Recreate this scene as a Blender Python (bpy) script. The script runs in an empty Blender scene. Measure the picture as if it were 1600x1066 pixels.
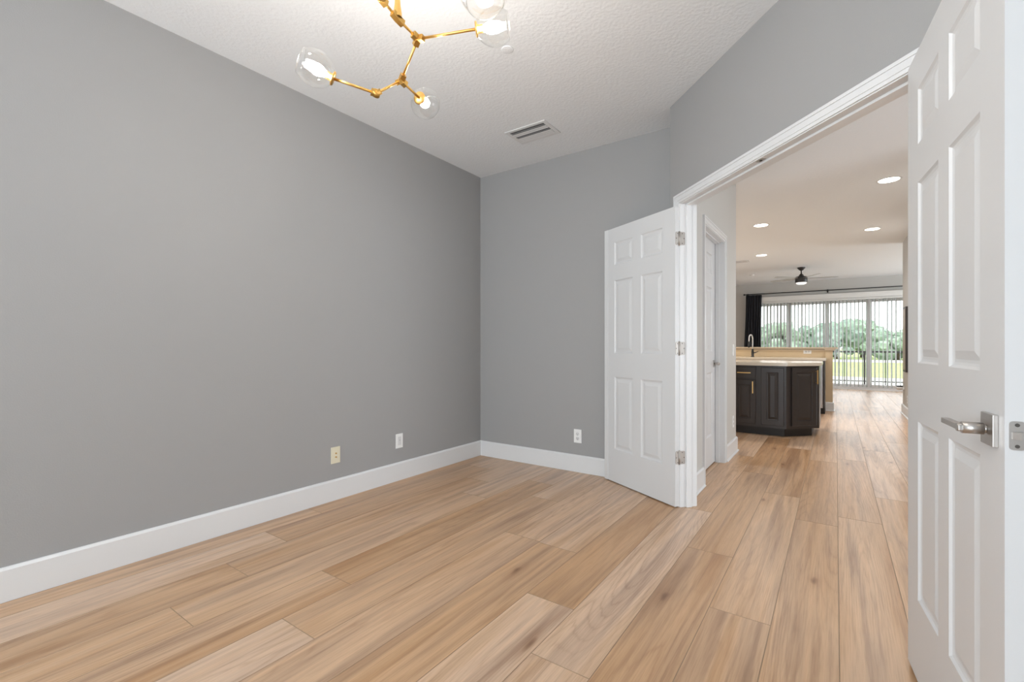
import bpy, bmesh, math, random
from mathutils import Vector, Matrix

R = math.radians
SC = bpy.context.scene
COL = SC.collection
random.seed(7)

# ------------------------------------------------------------------ camera, world, large lights, exposure
CAM_Z, CEIL = 1.09, 2.76
cam = bpy.data.objects.new('camera', bpy.data.cameras.new('camera'))
COL.objects.link(cam)
cam.location = (0, 0, CAM_Z)
cam.rotation_euler = (R(90), 0, R(34.95))
cam.data.sensor_width = 36
cam.data.lens = 36 * 724 / 1600
cam.data.shift_y = 7 / 1600
cam.data.clip_start = 0.02
cam.data.clip_end = 500
SC.camera = cam

SC.view_settings.view_transform = 'Standard'
SC.view_settings.look = 'None'
SC.view_settings.gamma = 1
SC.view_settings.use_curve_mapping = False
SC.view_settings.exposure = 0.32

w = bpy.data.worlds.new('overcast_sky')
SC.world = w
w.use_nodes = True
w.node_tree.nodes['Background'].inputs[0].default_value = (0.90, 0.95, 1.0, 1)
w.node_tree.nodes['Background'].inputs[1].default_value = 3.2


def area(name, loc, rot, sx, sy, power, color=(1, 1, 1), shape='RECTANGLE'):
    l = bpy.data.lights.new(name, 'AREA')
    l.shape = shape
    l.size = sx
    l.size_y = sy
    l.energy = power
    l.color = color
    o = bpy.data.objects.new(name, l)
    COL.objects.link(o)
    o.location = loc
    o.rotation_euler = rot
    return o


# daylight entering through the window behind the camera, then added fill lights for great room, hall and kitchen
area('daylight_office_window', (-1.0, -3.02, 1.3), (R(117), 0, 0), 3.0, 1.9, 100, (0.80, 0.90, 1.0))
area('great_room_fill_light', (4.7, 12.0, 1.1), (R(100), 0, R(90)), 3.4, 2.0, 85, (0.84, 0.92, 1.0))  # added daylight from the right, out of view, to brighten the great room
area('hall_fill_light', (3.28, 3.4, 1.2), (R(100), 0, R(90)), 2.4, 1.8, 26, (0.82, 0.91, 1.0))  # added fill to brighten hall ceiling and walls; the entry is invented
area('kitchen_fill_light', (-4.95, 8.0, 1.3), (R(110), 0, R(-90)), 2.4, 1.2, 60, (0.95, 0.97, 1.0))  # added area light; the wall behind it has no window


# ------------------------------------------------------------------ materials
def mat(name, color=(0.8, 0.8, 0.8), rough=0.5, metal=0.0, spec=0.5, bump=None, emit=None):
    m = bpy.data.materials.new(name)
    m.use_nodes = True
    nt = m.node_tree
    b = nt.nodes['Principled BSDF']
    b.inputs['Base Color'].default_value = (*color, 1)
    b.inputs['Roughness'].default_value = rough
    b.inputs['Metallic'].default_value = metal
    b.inputs['Specular IOR Level'].default_value = spec
    if emit:
        b.inputs['Emission Color'].default_value = (*emit[0], 1)
        b.inputs['Emission Strength'].default_value = emit[1]
    if bump:
        scale, strength, dist = bump[:3]
        tc = nt.nodes.new('ShaderNodeTexCoord')
        n = nt.nodes.new('ShaderNodeTexNoise')
        n.inputs['Scale'].default_value = scale
        n.inputs['Detail'].default_value = 3
        bp = nt.nodes.new('ShaderNodeBump')
        bp.inputs['Strength'].default_value = strength
        bp.inputs['Distance'].default_value = dist
        nt.links.new(tc.outputs['Object'], n.inputs['Vector'])
        nt.links.new(n.outputs['Fac'], bp.inputs['Height'])
        nt.links.new(bp.outputs['Normal'], b.inputs['Normal'])
    return m


def brushed(name, color, rough):
    m = mat(name, color, rough, 1.0)
    nt = m.node_tree
    b = nt.nodes['Principled BSDF']
    tc = nt.nodes.new('ShaderNodeTexCoord')
    mp = nt.nodes.new('ShaderNodeMapping')
    mp.inputs['Scale'].default_value = (40, 40, 900)
    n = nt.nodes.new('ShaderNodeTexNoise')
    n.inputs['Scale'].default_value = 1.0
    mr = nt.nodes.new('ShaderNodeMapRange')
    mr.inputs['To Min'].default_value = rough * 0.8
    mr.inputs['To Max'].default_value = rough * 1.3
    nt.links.new(tc.outputs['Object'], mp.inputs['Vector'])
    nt.links.new(mp.outputs['Vector'], n.inputs['Vector'])
    nt.links.new(n.outputs['Fac'], mr.inputs['Value'])
    nt.links.new(mr.outputs['Result'], b.inputs['Roughness'])
    return m


M = {}
M['wall_grey'] = mat('grey wall paint', (0.355, 0.353, 0.350), 0.62, spec=0.35, bump=(170, 0.22, 0.002))
M['wall_greige'] = mat('warm off white wall paint', (0.585, 0.575, 0.55), 0.6, spec=0.3, bump=(150, 0.2, 0.002))
M['ceiling'] = mat('textured ceiling paint', (0.84, 0.86, 0.88), 0.8, spec=0.2, bump=(55, 0.5, 0.006))
M['trim'] = mat('white trim paint', (0.74, 0.745, 0.75), 0.32, bump=(40, 0.05, 0.001))
M['door'] = mat('white door paint', (0.68, 0.685, 0.69), 0.35, bump=(60, 0.05, 0.001))
M['nickel'] = brushed('brushed satin nickel', (0.52, 0.495, 0.47), 0.36)
M['hinge'] = mat('dull nickel hinge', (0.46, 0.43, 0.40), 0.48, 0.85)
M['nickel_dark'] = mat('dark screw recess', (0.12, 0.11, 0.10), 0.45, 0.8)
M['brass'] = brushed('satin brass', (0.80, 0.50, 0.16), 0.30)
M['brass_dark'] = brushed('aged brass joint', (0.62, 0.38, 0.11), 0.36)
M['gold_pull'] = mat('gold pull', (0.85, 0.58, 0.25), 0.3, 1.0)
M['plastic'] = mat('white plastic', (0.86, 0.86, 0.85), 0.35)
M['plastic_dim'] = mat('white plastic insert', (0.70, 0.70, 0.70), 0.4)
M['ivory'] = mat('ivory plastic', (0.76, 0.71, 0.55), 0.4)
M['slot'] = mat('dark slot', (0.05, 0.045, 0.04), 0.6)
M['vent_dark'] = mat('shadowed duct grey', (0.16, 0.16, 0.16), 0.7)
M['espresso'] = mat('dark espresso cabinet paint', (0.036, 0.029, 0.027), 0.34, bump=(120, 0.08, 0.001))
M['toe'] = mat('dark toe kick', (0.020, 0.018, 0.017), 0.5)
M['counter'] = mat('cream stone countertop', (0.72, 0.66, 0.56), 0.16, bump=(30, 0.03, 0.001))
M['knee'] = mat('tan bar wall paint', (0.66, 0.52, 0.34), 0.5)
M['bar'] = mat('beige laminate bar top', (0.55, 0.44, 0.32), 0.35)
M['steel'] = brushed('stainless steel', (0.55, 0.55, 0.55), 0.3)
M['black'] = mat('black metal', (0.012, 0.012, 0.013), 0.35)
M['bronze'] = mat('dark bronze metal', (0.035, 0.032, 0.030), 0.4)
M['curtain'] = mat('black curtain cloth', (0.010, 0.011, 0.016), 0.75, bump=(300, 0.2, 0.001))
M['vane'] = mat('off white vinyl vane', (0.42, 0.42, 0.40), 0.5)
M['valance'] = mat('white valance', (0.78, 0.78, 0.76), 0.5)
M['frame_white'] = mat('white window frame', (0.88, 0.88, 0.90), 0.35)
M['fan_blade'] = mat('pale fan blade', (0.42, 0.41, 0.40), 0.35)
M['fan_light'] = mat('frosted fan light', (0.9, 0.9, 0.88), 0.4, emit=((1, 0.96, 0.9), 0.8))
M['can_light'] = mat('lit downlight lens', (1, 1, 1), 0.4, emit=((1.0, 0.93, 0.82), 9))
M['bulb'] = mat('lit frosted bulb', (1, 1, 1), 0.4, emit=((1.0, 0.94, 0.87), 250))
M['porch'] = mat('pale porch concrete', (0.62, 0.60, 0.57), 0.8, bump=(20, 0.2, 0.004))
M['tan_panel'] = mat('tan panel face', (0.36, 0.28, 0.21), 0.4)
M['dark_frame'] = mat('dark brown frame', (0.04, 0.032, 0.028), 0.4)
M['shed'] = mat('white painted siding', (0.8, 0.8, 0.8), 0.6)
M['bark'] = mat('grey brown bark', (0.12, 0.09, 0.06), 0.9, bump=(12, 0.6, 0.03))


def foliage(name, c1, c2):
    m = mat(name, c1, 0.7)
    nt = m.node_tree
    b = nt.nodes['Principled BSDF']
    tc = nt.nodes.new('ShaderNodeTexCoord')
    n = nt.nodes.new('ShaderNodeTexNoise')
    n.inputs['Scale'].default_value = 2.2
    n.inputs['Detail'].default_value = 6
    cr = nt.nodes.new('ShaderNodeValToRGB')
    cr.color_ramp.elements[0].position = 0.35
    cr.color_ramp.elements[0].color = (*c1, 1)
    cr.color_ramp.elements[1].position = 0.65
    cr.color_ramp.elements[1].color = (*c2, 1)
    bp = nt.nodes.new('ShaderNodeBump')
    bp.inputs['Strength'].default_value = 0.8
    bp.inputs['Distance'].default_value = 0.2
    nt.links.new(tc.outputs['Object'], n.inputs['Vector'])
    nt.links.new(n.outputs['Fac'], cr.inputs['Fac'])
    nt.links.new(cr.outputs['Color'], b.inputs['Base Color'])
    nt.links.new(n.outputs['Fac'], bp.inputs['Height'])
    nt.links.new(bp.outputs['Normal'], b.inputs['Normal'])
    return m


M['leaf'] = foliage('green tree foliage', (0.17, 0.23, 0.17), (0.33, 0.42, 0.30))
M['leaf_dark'] = foliage('deep green tree foliage', (0.13, 0.19, 0.145), (0.27, 0.35, 0.26))
M['lawn'] = foliage('lawn grass', (0.20, 0.26, 0.06), (0.30, 0.35, 0.10))
M['water'] = mat('pond water', (0.25, 0.28, 0.28), 0.08)
M['sand'] = mat('pale dry ground', (0.60, 0.58, 0.50), 0.9)


def thin_glass(name, tint=(1, 1, 1), base=0.04, power=3.0, gain=0.75, rough=0.02):
    """thin clear glass: see-through straight on, reflecting towards its edges"""
    m = bpy.data.materials.new(name)
    m.use_nodes = True
    nt = m.node_tree
    nt.nodes.clear()
    out = nt.nodes.new('ShaderNodeOutputMaterial')
    tr = nt.nodes.new('ShaderNodeBsdfTransparent')
    tr.inputs['Color'].default_value = (*tint, 1)
    gl = nt.nodes.new('ShaderNodeBsdfGlossy')
    gl.inputs['Roughness'].default_value = rough
    gl.inputs['Color'].default_value = (1, 1, 1, 1)
    lw = nt.nodes.new('ShaderNodeLayerWeight')
    lw.inputs['Blend'].default_value = 0.5
    pw = nt.nodes.new('ShaderNodeMath')
    pw.operation = 'POWER'
    pw.inputs[1].default_value = power
    ma = nt.nodes.new('ShaderNodeMath')
    ma.operation = 'MULTIPLY_ADD'
    ma.inputs[1].default_value = gain
    ma.inputs[2].default_value = base
    ma.use_clamp = True
    mx = nt.nodes.new('ShaderNodeMixShader')
    nt.links.new(lw.outputs['Facing'], pw.inputs[0])
    nt.links.new(pw.outputs[0], ma.inputs[0])
    nt.links.new(ma.outputs[0], mx.inputs['Fac'])
    nt.links.new(tr.outputs[0], mx.inputs[1])
    nt.links.new(gl.outputs[0], mx.inputs[2])
    nt.links.new(mx.outputs[0], out.inputs['Surface'])
    return m


M['glass'] = thin_glass('clear window glass', (0.95, 0.96, 0.955), base=0.012, power=4.0)
M['globe'] = thin_glass('clear blown glass', (0.97, 0.97, 0.96), base=0.05, power=2.2, gain=0.65)


def wood_floor():
    m = mat('light oak vinyl plank', (0.5, 0.35, 0.22), 0.36, spec=0.72)
    nt = m.node_tree
    N, L = nt.nodes.new, nt.links.new
    b = nt.nodes['Principled BSDF']
    tc = N('ShaderNodeTexCoord')
    at = N('ShaderNodeAttribute')
    at.attribute_name = 'plank'
    sep = N('ShaderNodeSeparateXYZ')
    L(at.outputs['Vector'], sep.inputs[0])
    # shift the grain by a random amount for each plank
    sh = N('ShaderNodeVectorMath')
    sh.operation = 'SCALE'
    L(at.outputs['Vector'], sh.inputs[0])
    sh.inputs['Scale'].default_value = 37.0
    ad = N('ShaderNodeVectorMath')
    ad.operation = 'ADD'
    L(tc.outputs['Object'], ad.inputs[0])
    L(sh.outputs[0], ad.inputs[1])

    def noise(scale, sx, sy, detail=4, rough=0.55, dist=0.0, src=None):
        mp = N('ShaderNodeMapping')
        mp.inputs['Scale'].default_value = (sx, sy, 1)
        L((src or ad).outputs[0], mp.inputs['Vector'])
        n = N('ShaderNodeTexNoise')
        n.inputs['Scale'].default_value = scale
        n.inputs['Detail'].default_value = detail
        n.inputs['Roughness'].default_value = rough
        n.inputs['Distortion'].default_value = dist
        L(mp.outputs['Vector'], n.inputs['Vector'])
        return n

    def ramp(src, stops):
        r = N('ShaderNodeValToRGB')
        el = r.color_ramp.elements
        while len(el) < len(stops):
            el.new(0.5)
        for e, (p, c) in zip(el, stops):
            e.position = p
            e.color = (*c, 1)
        L(src, r.inputs['Fac'])
        return r

    def mix(a, bb, fac, mode='MIX'):
        x = N('ShaderNodeMix')
        x.data_type = 'RGBA'
        x.blend_type = mode
        if isinstance(fac, float):
            x.inputs[0].default_value = fac
        else:
            L(fac, x.inputs[0])
        L(a, x.inputs[6])
        L(bb, x.inputs[7])
        return x.outputs[2]

    # tone of the plank
    tone = ramp(sep.outputs['X'], [(0.0, (0.50, 0.305, 0.160)), (0.35, (0.57, 0.370, 0.215)), (0.7, (0.62, 0.430, 0.280)), (1.0, (0.65, 0.475, 0.335))])
    # broad soft streaks along the plank: greyer and browner bands
    streak = noise(1.0, 8.0, 0.55, 3, 0.55, 0.25)
    sr = ramp(streak.outputs['Fac'], [(0.28, (0.70, 0.64, 0.63)), (0.40, (0.90, 0.89, 0.92)), (0.50, (1.08, 1.07, 1.08)), (0.60, (0.94, 0.88, 0.81)), (0.72, (0.76, 0.63, 0.50))])
    c = mix(tone.outputs['Color'], sr.outputs['Color'], 1.0, 'MULTIPLY')
    st2 = noise(1.0, 34.0, 1.1, 4, 0.6, 0.3)
    s2 = ramp(st2.outputs['Fac'], [(0.32, (0.72, 0.67, 0.65)), (0.5, (1.0, 1.0, 1.0)), (0.7, (1.10, 1.09, 1.08))])
    c = mix(c, s2.outputs['Color'], 0.85, 'MULTIPLY')
    # cathedral rings: contour lines of a long stretched noise
    ring = noise(1.0, 5.0, 0.30, 1, 0.35, 0.1)
    mu = N('ShaderNodeMath')
    mu.operation = 'MULTIPLY'
    mu.inputs[1].default_value = 38.0
    L(ring.outputs['Fac'], mu.inputs[0])
    fine = noise(1.0, 60.0, 5.0, 3, 0.6)
    mu2 = N('ShaderNodeMath')
    mu2.operation = 'MULTIPLY_ADD'
    mu2.inputs[1].default_value = 0.8
    L(fine.outputs['Fac'], mu2.inputs[0])
    L(mu.outputs[0], mu2.inputs[2])
    fr = N('ShaderNodeMath')
    fr.operation = 'PINGPONG'
    fr.inputs[1].default_value = 0.5
    L(mu2.outputs[0], fr.inputs[0])
    rr = ramp(fr.outputs[0], [(0.0, (0.80, 0.74, 0.70)), (0.15, (0.96, 0.95, 0.94)), (0.5, (1.03, 1.03, 1.03))])
    mask = noise(1.0, 3.0, 0.5, 1, 0.5)
    mk = ramp(mask.outputs['Fac'], [(0.42, (0.1, 0.1, 0.1)), (0.58, (0.85, 0.85, 0.85))])
    c = mix(c, rr.outputs['Color'], mk.outputs['Color'], 'MULTIPLY')
    # fine pores
    pore = noise(1.0, 230.0, 7.0, 2, 0.6)
    pr = ramp(pore.outputs['Fac'], [(0.33, (0.86, 0.83, 0.81)), (0.55, (1.0, 1.0, 1.0))])
    c = mix(c, pr.outputs['Color'], 0.7, 'MULTIPLY')
    # a few knots
    mp = N('ShaderNodeMapping')
    mp.inputs['Scale'].default_value = (1.15, 0.42, 1)
    L(ad.outputs[0], mp.inputs['Vector'])
    wob = noise(5.0, 1.5, 0.8, 2)
    vadd = N('ShaderNodeVectorMath')
    vadd.operation = 'MULTIPLY_ADD'
    L(wob.outputs['Color'], vadd.inputs[0])
    vadd.inputs[1].default_value = (0.05, 0.05, 0)
    L(mp.outputs['Vector'], vadd.inputs[2])
    vo = N('ShaderNodeTexVoronoi')
    vo.voronoi_dimensions = '2D'
    vo.inputs['Scale'].default_value = 1.0
    L(vadd.outputs[0], vo.inputs['Vector'])
    kn = ramp(vo.outputs['Distance'], [(0.0, (0.35, 0.26, 0.20)), (0.009, (0.55, 0.44, 0.36)), (0.02, (0.90, 0.86, 0.83)), (0.05, (1, 1, 1))])
    c = mix(c, kn.outputs['Color'], 0.9, 'MULTIPLY')
    L(c, b.inputs['Base Color'])
    rm = N('ShaderNodeMapRange')
    L(pore.outputs['Fac'], rm.inputs['Value'])
    rm.inputs['To Min'].default_value = 0.40
    rm.inputs['To Max'].default_value = 0.27
    L(rm.outputs['Result'], b.inputs['Roughness'])
    bp = N('ShaderNodeBump')
    bp.inputs['Strength'].default_value = 0.25
    bp.inputs['Distance'].default_value = 0.0006
    hs = N('ShaderNodeMath')
    hs.operation = 'ADD'
    L(pore.outputs['Fac'], hs.inputs[0])
    L(fr.outputs[0], hs.inputs[1])
    L(hs.outputs[0], bp.inputs['Height'])
    L(bp.outputs['Normal'], b.inputs['Normal'])
    return m


M['floor'] = wood_floor()
M['floor_edge'] = mat('plank bevel', (0.36, 0.25, 0.16), 0.5)


# ------------------------------------------------------------------ helpers
def link(name, me, m, parent=None):
    o = bpy.data.objects.new(name, me)
    COL.objects.link(o)
    for x in (m if isinstance(m, (list, tuple)) else [m]):
        me.materials.append(M[x])
    if parent is not None:
        o.parent = parent
    return o


def tag(o, label=None, cat=None, group=None, kind=None):
    if label: o['label'] = label
    if cat: o['category'] = cat
    if group: o['group'] = group
    if kind: o['kind'] = kind
    return o


def empty(name, loc=(0, 0, 0), rz=0.0):
    o = bpy.data.objects.new(name, None)
    COL.objects.link(o)
    o.location = loc
    o.rotation_euler = (0, 0, rz)
    o.empty_display_size = 0.1
    return o


def copy_tree(o, parent=None):
    kids = [k for k in bpy.data.objects if k.parent == o]
    c = o.copy()
    COL.objects.link(c)
    c.parent = parent
    for k in kids:
        copy_tree(k, c)
    return c


def frame_of(o):
    """world matrix of an empty made with empty()"""
    m = Matrix.Translation(o.location) @ Matrix.Rotation(o.rotation_euler[2], 4, 'Z')
    return m


class MB:
    """collects shapes; build() links them as one mesh object"""
    def __init__(self):
        self.bm = bmesh.new()

    def box(self, x0, x1, y0, y1, z0, z1, bevel=0.0, rot=None, piv=None):
        r = bmesh.ops.create_cube(self.bm, size=1)
        vs = r['verts']
        for v in vs:
            v.co = Vector((x0 + (v.co.x + .5) * (x1 - x0), y0 + (v.co.y + .5) * (y1 - y0), z0 + (v.co.z + .5) * (z1 - z0)))
        if bevel:
            es = list({e for v in vs for e in v.link_edges})
            rb = bmesh.ops.bevel(self.bm, geom=es, offset=bevel, segments=2, affect='EDGES', profile=0.6)
            vs = list({v for f in rb['faces'] for v in f.verts} | {v for v in vs if v.is_valid})
        if rot is not None:
            p = Vector(piv or ((x0 + x1) / 2, (y0 + y1) / 2, (z0 + z1) / 2))
            for v in vs:
                v.co = rot @ (v.co - p) + p
        return vs

    def prism(self, pts, z0, z1, mfun=None):
        a = [self.bm.verts.new((p[0], p[1], z0)) for p in pts]
        b = [self.bm.verts.new((p[0], p[1], z1)) for p in pts]
        n = len(pts)
        fs = [self.bm.faces.new(a[::-1]), self.bm.faces.new(b)]
        for i in range(n):
            f = self.bm.faces.new((a[i], a[(i + 1) % n], b[(i + 1) % n], b[i]))
            if mfun: f.material_index = mfun(i)
            fs.append(f)
        return fs

    def tube(self, a, b, r, r2=None, seg=16, caps=True):
        a, b = Vector(a), Vector(b)
        d = b - a
        q = Vector((0, 0, 1)).rotation_difference(d.normalized()).to_matrix().to_4x4()
        rr = bmesh.ops.create_cone(self.bm, cap_ends=caps, segments=seg, radius1=r, radius2=r if r2 is None else r2, depth=d.length)
        mtx = Matrix.Translation((a + b) / 2) @ q
        bmesh.ops.transform(self.bm, matrix=mtx, verts=rr['verts'])
        for f in {f for v in rr['verts'] for f in v.link_faces}:
            if len(f.verts) == 4: f.smooth = True

    def lathe(self, prof, origin=(0, 0, 0), axis=(0, 0, 1), seg=24):
        """prof: (radius, height along the axis)"""
        q = Vector((0, 0, 1)).rotation_difference(Vector(axis).normalized()).to_matrix()
        o = Vector(origin)
        rings = []
        for r, h in prof:
            if r < 1e-6:
                rings.append([self.bm.verts.new(o + q @ Vector((0, 0, h)))])
            else:
                rings.append([self.bm.verts.new(o + q @ Vector((r * math.cos(2 * math.pi * k / seg), r * math.sin(2 * math.pi * k / seg), h))) for k in range(seg)])
        for A, B in zip(rings, rings[1:]):
            for k in range(seg):
                k2 = (k + 1) % seg
                vs = [A[k % len(A)], A[k2 % len(A)], B[k2 % len(B)], B[k % len(B)]]
                u = []
                for v in vs:
                    if v not in u: u.append(v)
                if len(u) > 2:
                    f = self.bm.faces.new(u)
                    f.smooth = True

    def bar(self, a, b, wd, up=(0, 0, 1)):
        """square bar from a to b, widths wd=(w,h)"""
        a, b = Vector(a), Vector(b)
        d = (b - a).normalized()
        u = Vector(up)
        s = d.cross(u)
        if s.length < 1e-3: s = d.cross(Vector((1, 0, 0)))
        s.normalize()
        u = s.cross(d)
        vs = []
        for p in (a, b):
            for i, j in ((-1, -1), (1, -1), (1, 1), (-1, 1)):
                vs.append(self.bm.verts.new(p + s * (i * wd[0] / 2) + u * (j * wd[1] / 2)))
        F = self.bm.faces.new
        F(vs[0:4][::-1]); F(vs[4:8])
        for k in range(4):
            k2 = (k + 1) % 4
            F((vs[k], vs[k2], vs[4 + k2], vs[4 + k]))

    def build(self, name, m, parent=None, world=False, smooth=False):
        """world=True: the shapes are in world coordinates, moved into the parent's frame"""
        bmesh.ops.recalc_face_normals(self.bm, faces=self.bm.faces)
        if world and parent is not None:
            mt = frame_of(parent)
            if parent.parent is not None:
                mt = frame_of(parent.parent) @ mt
            self.bm.transform(mt.inverted())
        me = bpy.data.meshes.new(name)
        self.bm.to_mesh(me)
        self.bm.free()
        if smooth:
            for p in me.polygons: p.use_smooth = True
        return link(name, me, m, parent)


def struct(o, label=None, cat=None):
    return tag(o, label, cat, kind='structure')


# geometry of the angled wall: t along its room face from the free corner, s into the wall towards the hall
AX, AY = -0.953, 3.300
Q2 = math.sqrt(0.5)


def ang(t, s):
    return (AX + (t + s) * Q2, AY + (s - t) * Q2)


T0, T1 = 0.135, 1.695      # faces of the two jambs of the double door
WT = 0.115                 # wall thickness
DH = 2.045                 # underside of the head jambs


# ------------------------------------------------------------------ floor
def build_floor():
    seams = [-5.24, -5.01, -4.785, -4.555, -4.33, -4.10, -3.87, -3.645, -3.415, -3.19, -2.96, -2.735, -2.50, -2.27, -2.04, -1.81, -1.585, -1.35, -1.114, -0.885, -0.66,
             -0.433, -0.208, 0.010, 0.232, 0.458, 0.686, 0.913, 1.14, 1.37, 1.60, 1.825, 2.055, 2.28, 2.51, 2.735, 2.96, 3.19, 3.42, 3.645, 3.87, 4.10, 4.33, 4.56]
    joint = {-2.96: 1.76, -2.735: 1.395, -2.50: 1.08, -2.27: 0.765, -2.04: 1.31, -1.81: 0.99, -1.585: 0.36, -1.35: 2.188, -1.114: 1.712,
             -0.885: 1.385, -0.66: 2.60, -0.433: 2.054, -0.208: 3.405, 0.010: 3.605, 0.232: 4.22, 0.458: 3.0}
    tone = {(-2.96, 1.76): .1, (-2.735, 1.395): .15, (-2.27, .765): .6, (-2.04, 1.31): .25, (-1.114, 1.712): .05, (-.885, 1.385): .9, (-.66, 2.6): .1, (-.66, .76): .12, (-.433, 2.054): .35, (-.433, 3.894): .12,
            (-.208, 1.565): .3, (-1.35, 2.188): .8, (-1.35, .348): .3, (-1.81, .99): .45, (-.208, 3.405): .1, (-.66, 4.44): .05, (.01, 1.765): .35, (-.885, 3.225): .3}
    L0 = 1.84
    rnd = random.Random(5)
    bm = bmesh.new()
    lay = bm.faces.layers.float_vector.new('plank')
    ch, gap, dz = 0.0013, 0.0004, 0.0011
    for x0, x1 in zip(seams, seams[1:]):
        j = joint.get(x0, rnd.uniform(0, L0))
        y = j - L0 * math.ceil((j + 3.0) / L0)
        while y < 14.35:
            y1 = y + L0
            key = next((v for (a, b_), v in tone.items() if a == x0 and abs(b_ - y) < .02), None)
            r = (key if key is not None else rnd.uniform(.2, 1), rnd.random(), rnd.random())
            a0, a1, b0, b1 = x0 + gap, x1 - gap, max(y, -2.95) + gap, min(y1, 14.36) - gap
            if b1 - b0 > 0.01:
                lo = [bm.verts.new(p) for p in ((a0, b0, -dz), (a1, b0, -dz), (a1, b1, -dz), (a0, b1, -dz))]
                hi = [bm.verts.new(p) for p in ((a0 + ch, b0 + ch, 0), (a1 - ch, b0 + ch, 0), (a1 - ch, b1 - ch, 0), (a0 + ch, b1 - ch, 0))]
                f = bm.faces.new(hi)
                f[lay] = r
                for k in range(4):
                    g = bm.faces.new((lo[k], lo[(k + 1) % 4], hi[(k + 1) % 4], hi[k]))
                    g.material_index = 1
                    g[lay] = r
            y = y1
    # subfloor under the joints
    g = bmesh.ops.create_cube(bm, size=1)
    for v in g['verts']:
        v.co = Vector((-5.24 + (v.co.x + .5) * 9.8, -2.95 + (v.co.y + .5) * 17.3, -0.06 + (v.co.z + .5) * 0.0585))
    for f in {f for v in g['verts'] for f in v.link_faces}: f.material_index = 1
    bmesh.ops.recalc_face_normals(bm, faces=bm.faces)
    for f in bm.faces:
        if len(f.verts) == 4 and abs(f.normal.z) > .3 and f.normal.z < 0 and f.calc_center_median().z > -0.0012: f.normal_flip()
    me = bpy.data.meshes.new('floor')
    bm.to_mesh(me)
    bm.free()
    struct(link('floor', me, ['floor', 'floor_edge']))


build_floor()

# ------------------------------------------------------------------ ceiling and walls
b = MB(); b.box(-5.24, 4.56, -2.95, 14.36, CEIL, CEIL + 0.1)
struct(b.build('ceiling', 'ceiling'))
b = MB(); b.box(-3.0, -2.9, -2.95, 3.7, 0, CEIL)
struct(b.build('wall_left', 'wall_grey'))
b = MB(); b.prism([(-2.9, 3.6), (-0.953, 3.6), (-0.953, 3.7), (-2.9, 3.7)], 0, CEIL)
struct(b.build('wall_back', 'wall_grey'))
# rear wall with the window behind the camera
b = MB()
b.box(-2.9, -2.5, -2.95, -2.8, 0, CEIL); b.box(0.5, 1.0, -2.95, -2.8, 0, CEIL)
b.box(-2.5, 0.5, -2.95, -2.8, 0, 0.4); b.box(-2.5, 0.5, -2.95, -2.8, 2.35, CEIL)
struct(b.build('wall_rear', 'wall_grey'))
b = MB(); b.box(0.9, 1.0, -2.8, 1.40, 0, CEIL)
struct(b.build('wall_right', 'wall_grey'))


def wall_face(n):
    return 0


# angled wall: stub by the free corner, header over the double door, and the part beyond the right jamb
b = MB()
jr = 0.018
hx = (-0.85, AY + (WT * 2) * Q2 - (-0.85 - AX) * 1.0)
hx = (-0.85, AY + WT * Q2 * 2 - (-0.85 - AX))
pts = [ang(0, 0), ang(T0 - jr, 0), ang(T0 - jr, WT), hx, (-0.85, 3.849), (-0.953, 3.849)]
b.prism(pts, 0, CEIL, lambda i: 1 if i in (2, 3, 4) else 0)
b.prism([ang(T0 - jr, 0), ang(T1 + jr, 0), ang(T1 + jr, WT), ang(T0 - jr, WT)], DH + jr, CEIL, lambda i: 1 if i == 2 else 0)
b.prism([ang(T1 + jr, 0), ang(2.621, 0), ang(2.7, WT), ang(T1 + jr, WT)], 0, CEIL, lambda i: 1 if i == 2 else 0)
struct(b.build('wall_angled', ['wall_grey', 'wall_greige']))

# hall wall with the closet door
b = MB()
b.box(-0.953, -0.85, 3.849, 4.657, DH + jr, CEIL)
b.box(-0.953, -0.85, 4.657, 5.27, 0, CEIL)
b.box(-5.0, -0.953, 5.167, 5.27, 0, CEIL)
struct(b.build('wall_hall', 'wall_greige'))
b = MB(); b.box(0.89, 1.01, 5.0, 9.80, 0, CEIL); b.box(1.01, 4.46, 9.68, 9.80, 0, CEIL); b.box(1.01, 3.3, 5.0, 5.12, 0, CEIL)
struct(b.build('wall_passage', 'wall_greige'))
b = MB()
b.box(3.2, 3.3, 1.45, 2.2, 0, CEIL); b.box(3.2, 3.3, 4.6, 5.0, 0, CEIL); b.box(3.2, 3.3, 2.2, 4.6, 0, .3); b.box(3.2, 3.3, 2.2, 4.6, 2.1, CEIL)
b.box(1.0, 3.3, 1.35, 1.45, 0, CEIL)
struct(b.build('wall_added_foyer', 'wall_greige'))  # unseen foyer invented to make room for the hall fill light
b = MB(); b.box(-5.1, -5.0, 3.7, 14.2, 0, CEIL)
struct(b.build('wall_kitchen', 'wall_greige'))
b = MB()
b.box(4.46, 4.56, 9.68, 10.3, 0, CEIL); b.box(4.46, 4.56, 13.7, 14.36, 0, CEIL)
b.box(4.46, 4.56, 10.3, 13.7, 0, 0.25); b.box(4.46, 4.56, 10.3, 13.7, 2.4, CEIL)
struct(b.build('wall_great_room', 'wall_greige'))
# far wall around the sliding doors
WX0, WX1, WH, FY = -1.95, 2.43, 2.27, 14.2
b = MB()
b.box(-5.0, WX0, FY, FY + 0.15, 0, CEIL); b.box(WX1, 4.56, FY, FY + 0.15, 0, CEIL)
b.box(WX0, WX1, FY, FY + 0.15, WH, CEIL)
struct(b.build('wall_far', 'wall_greige'))


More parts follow.
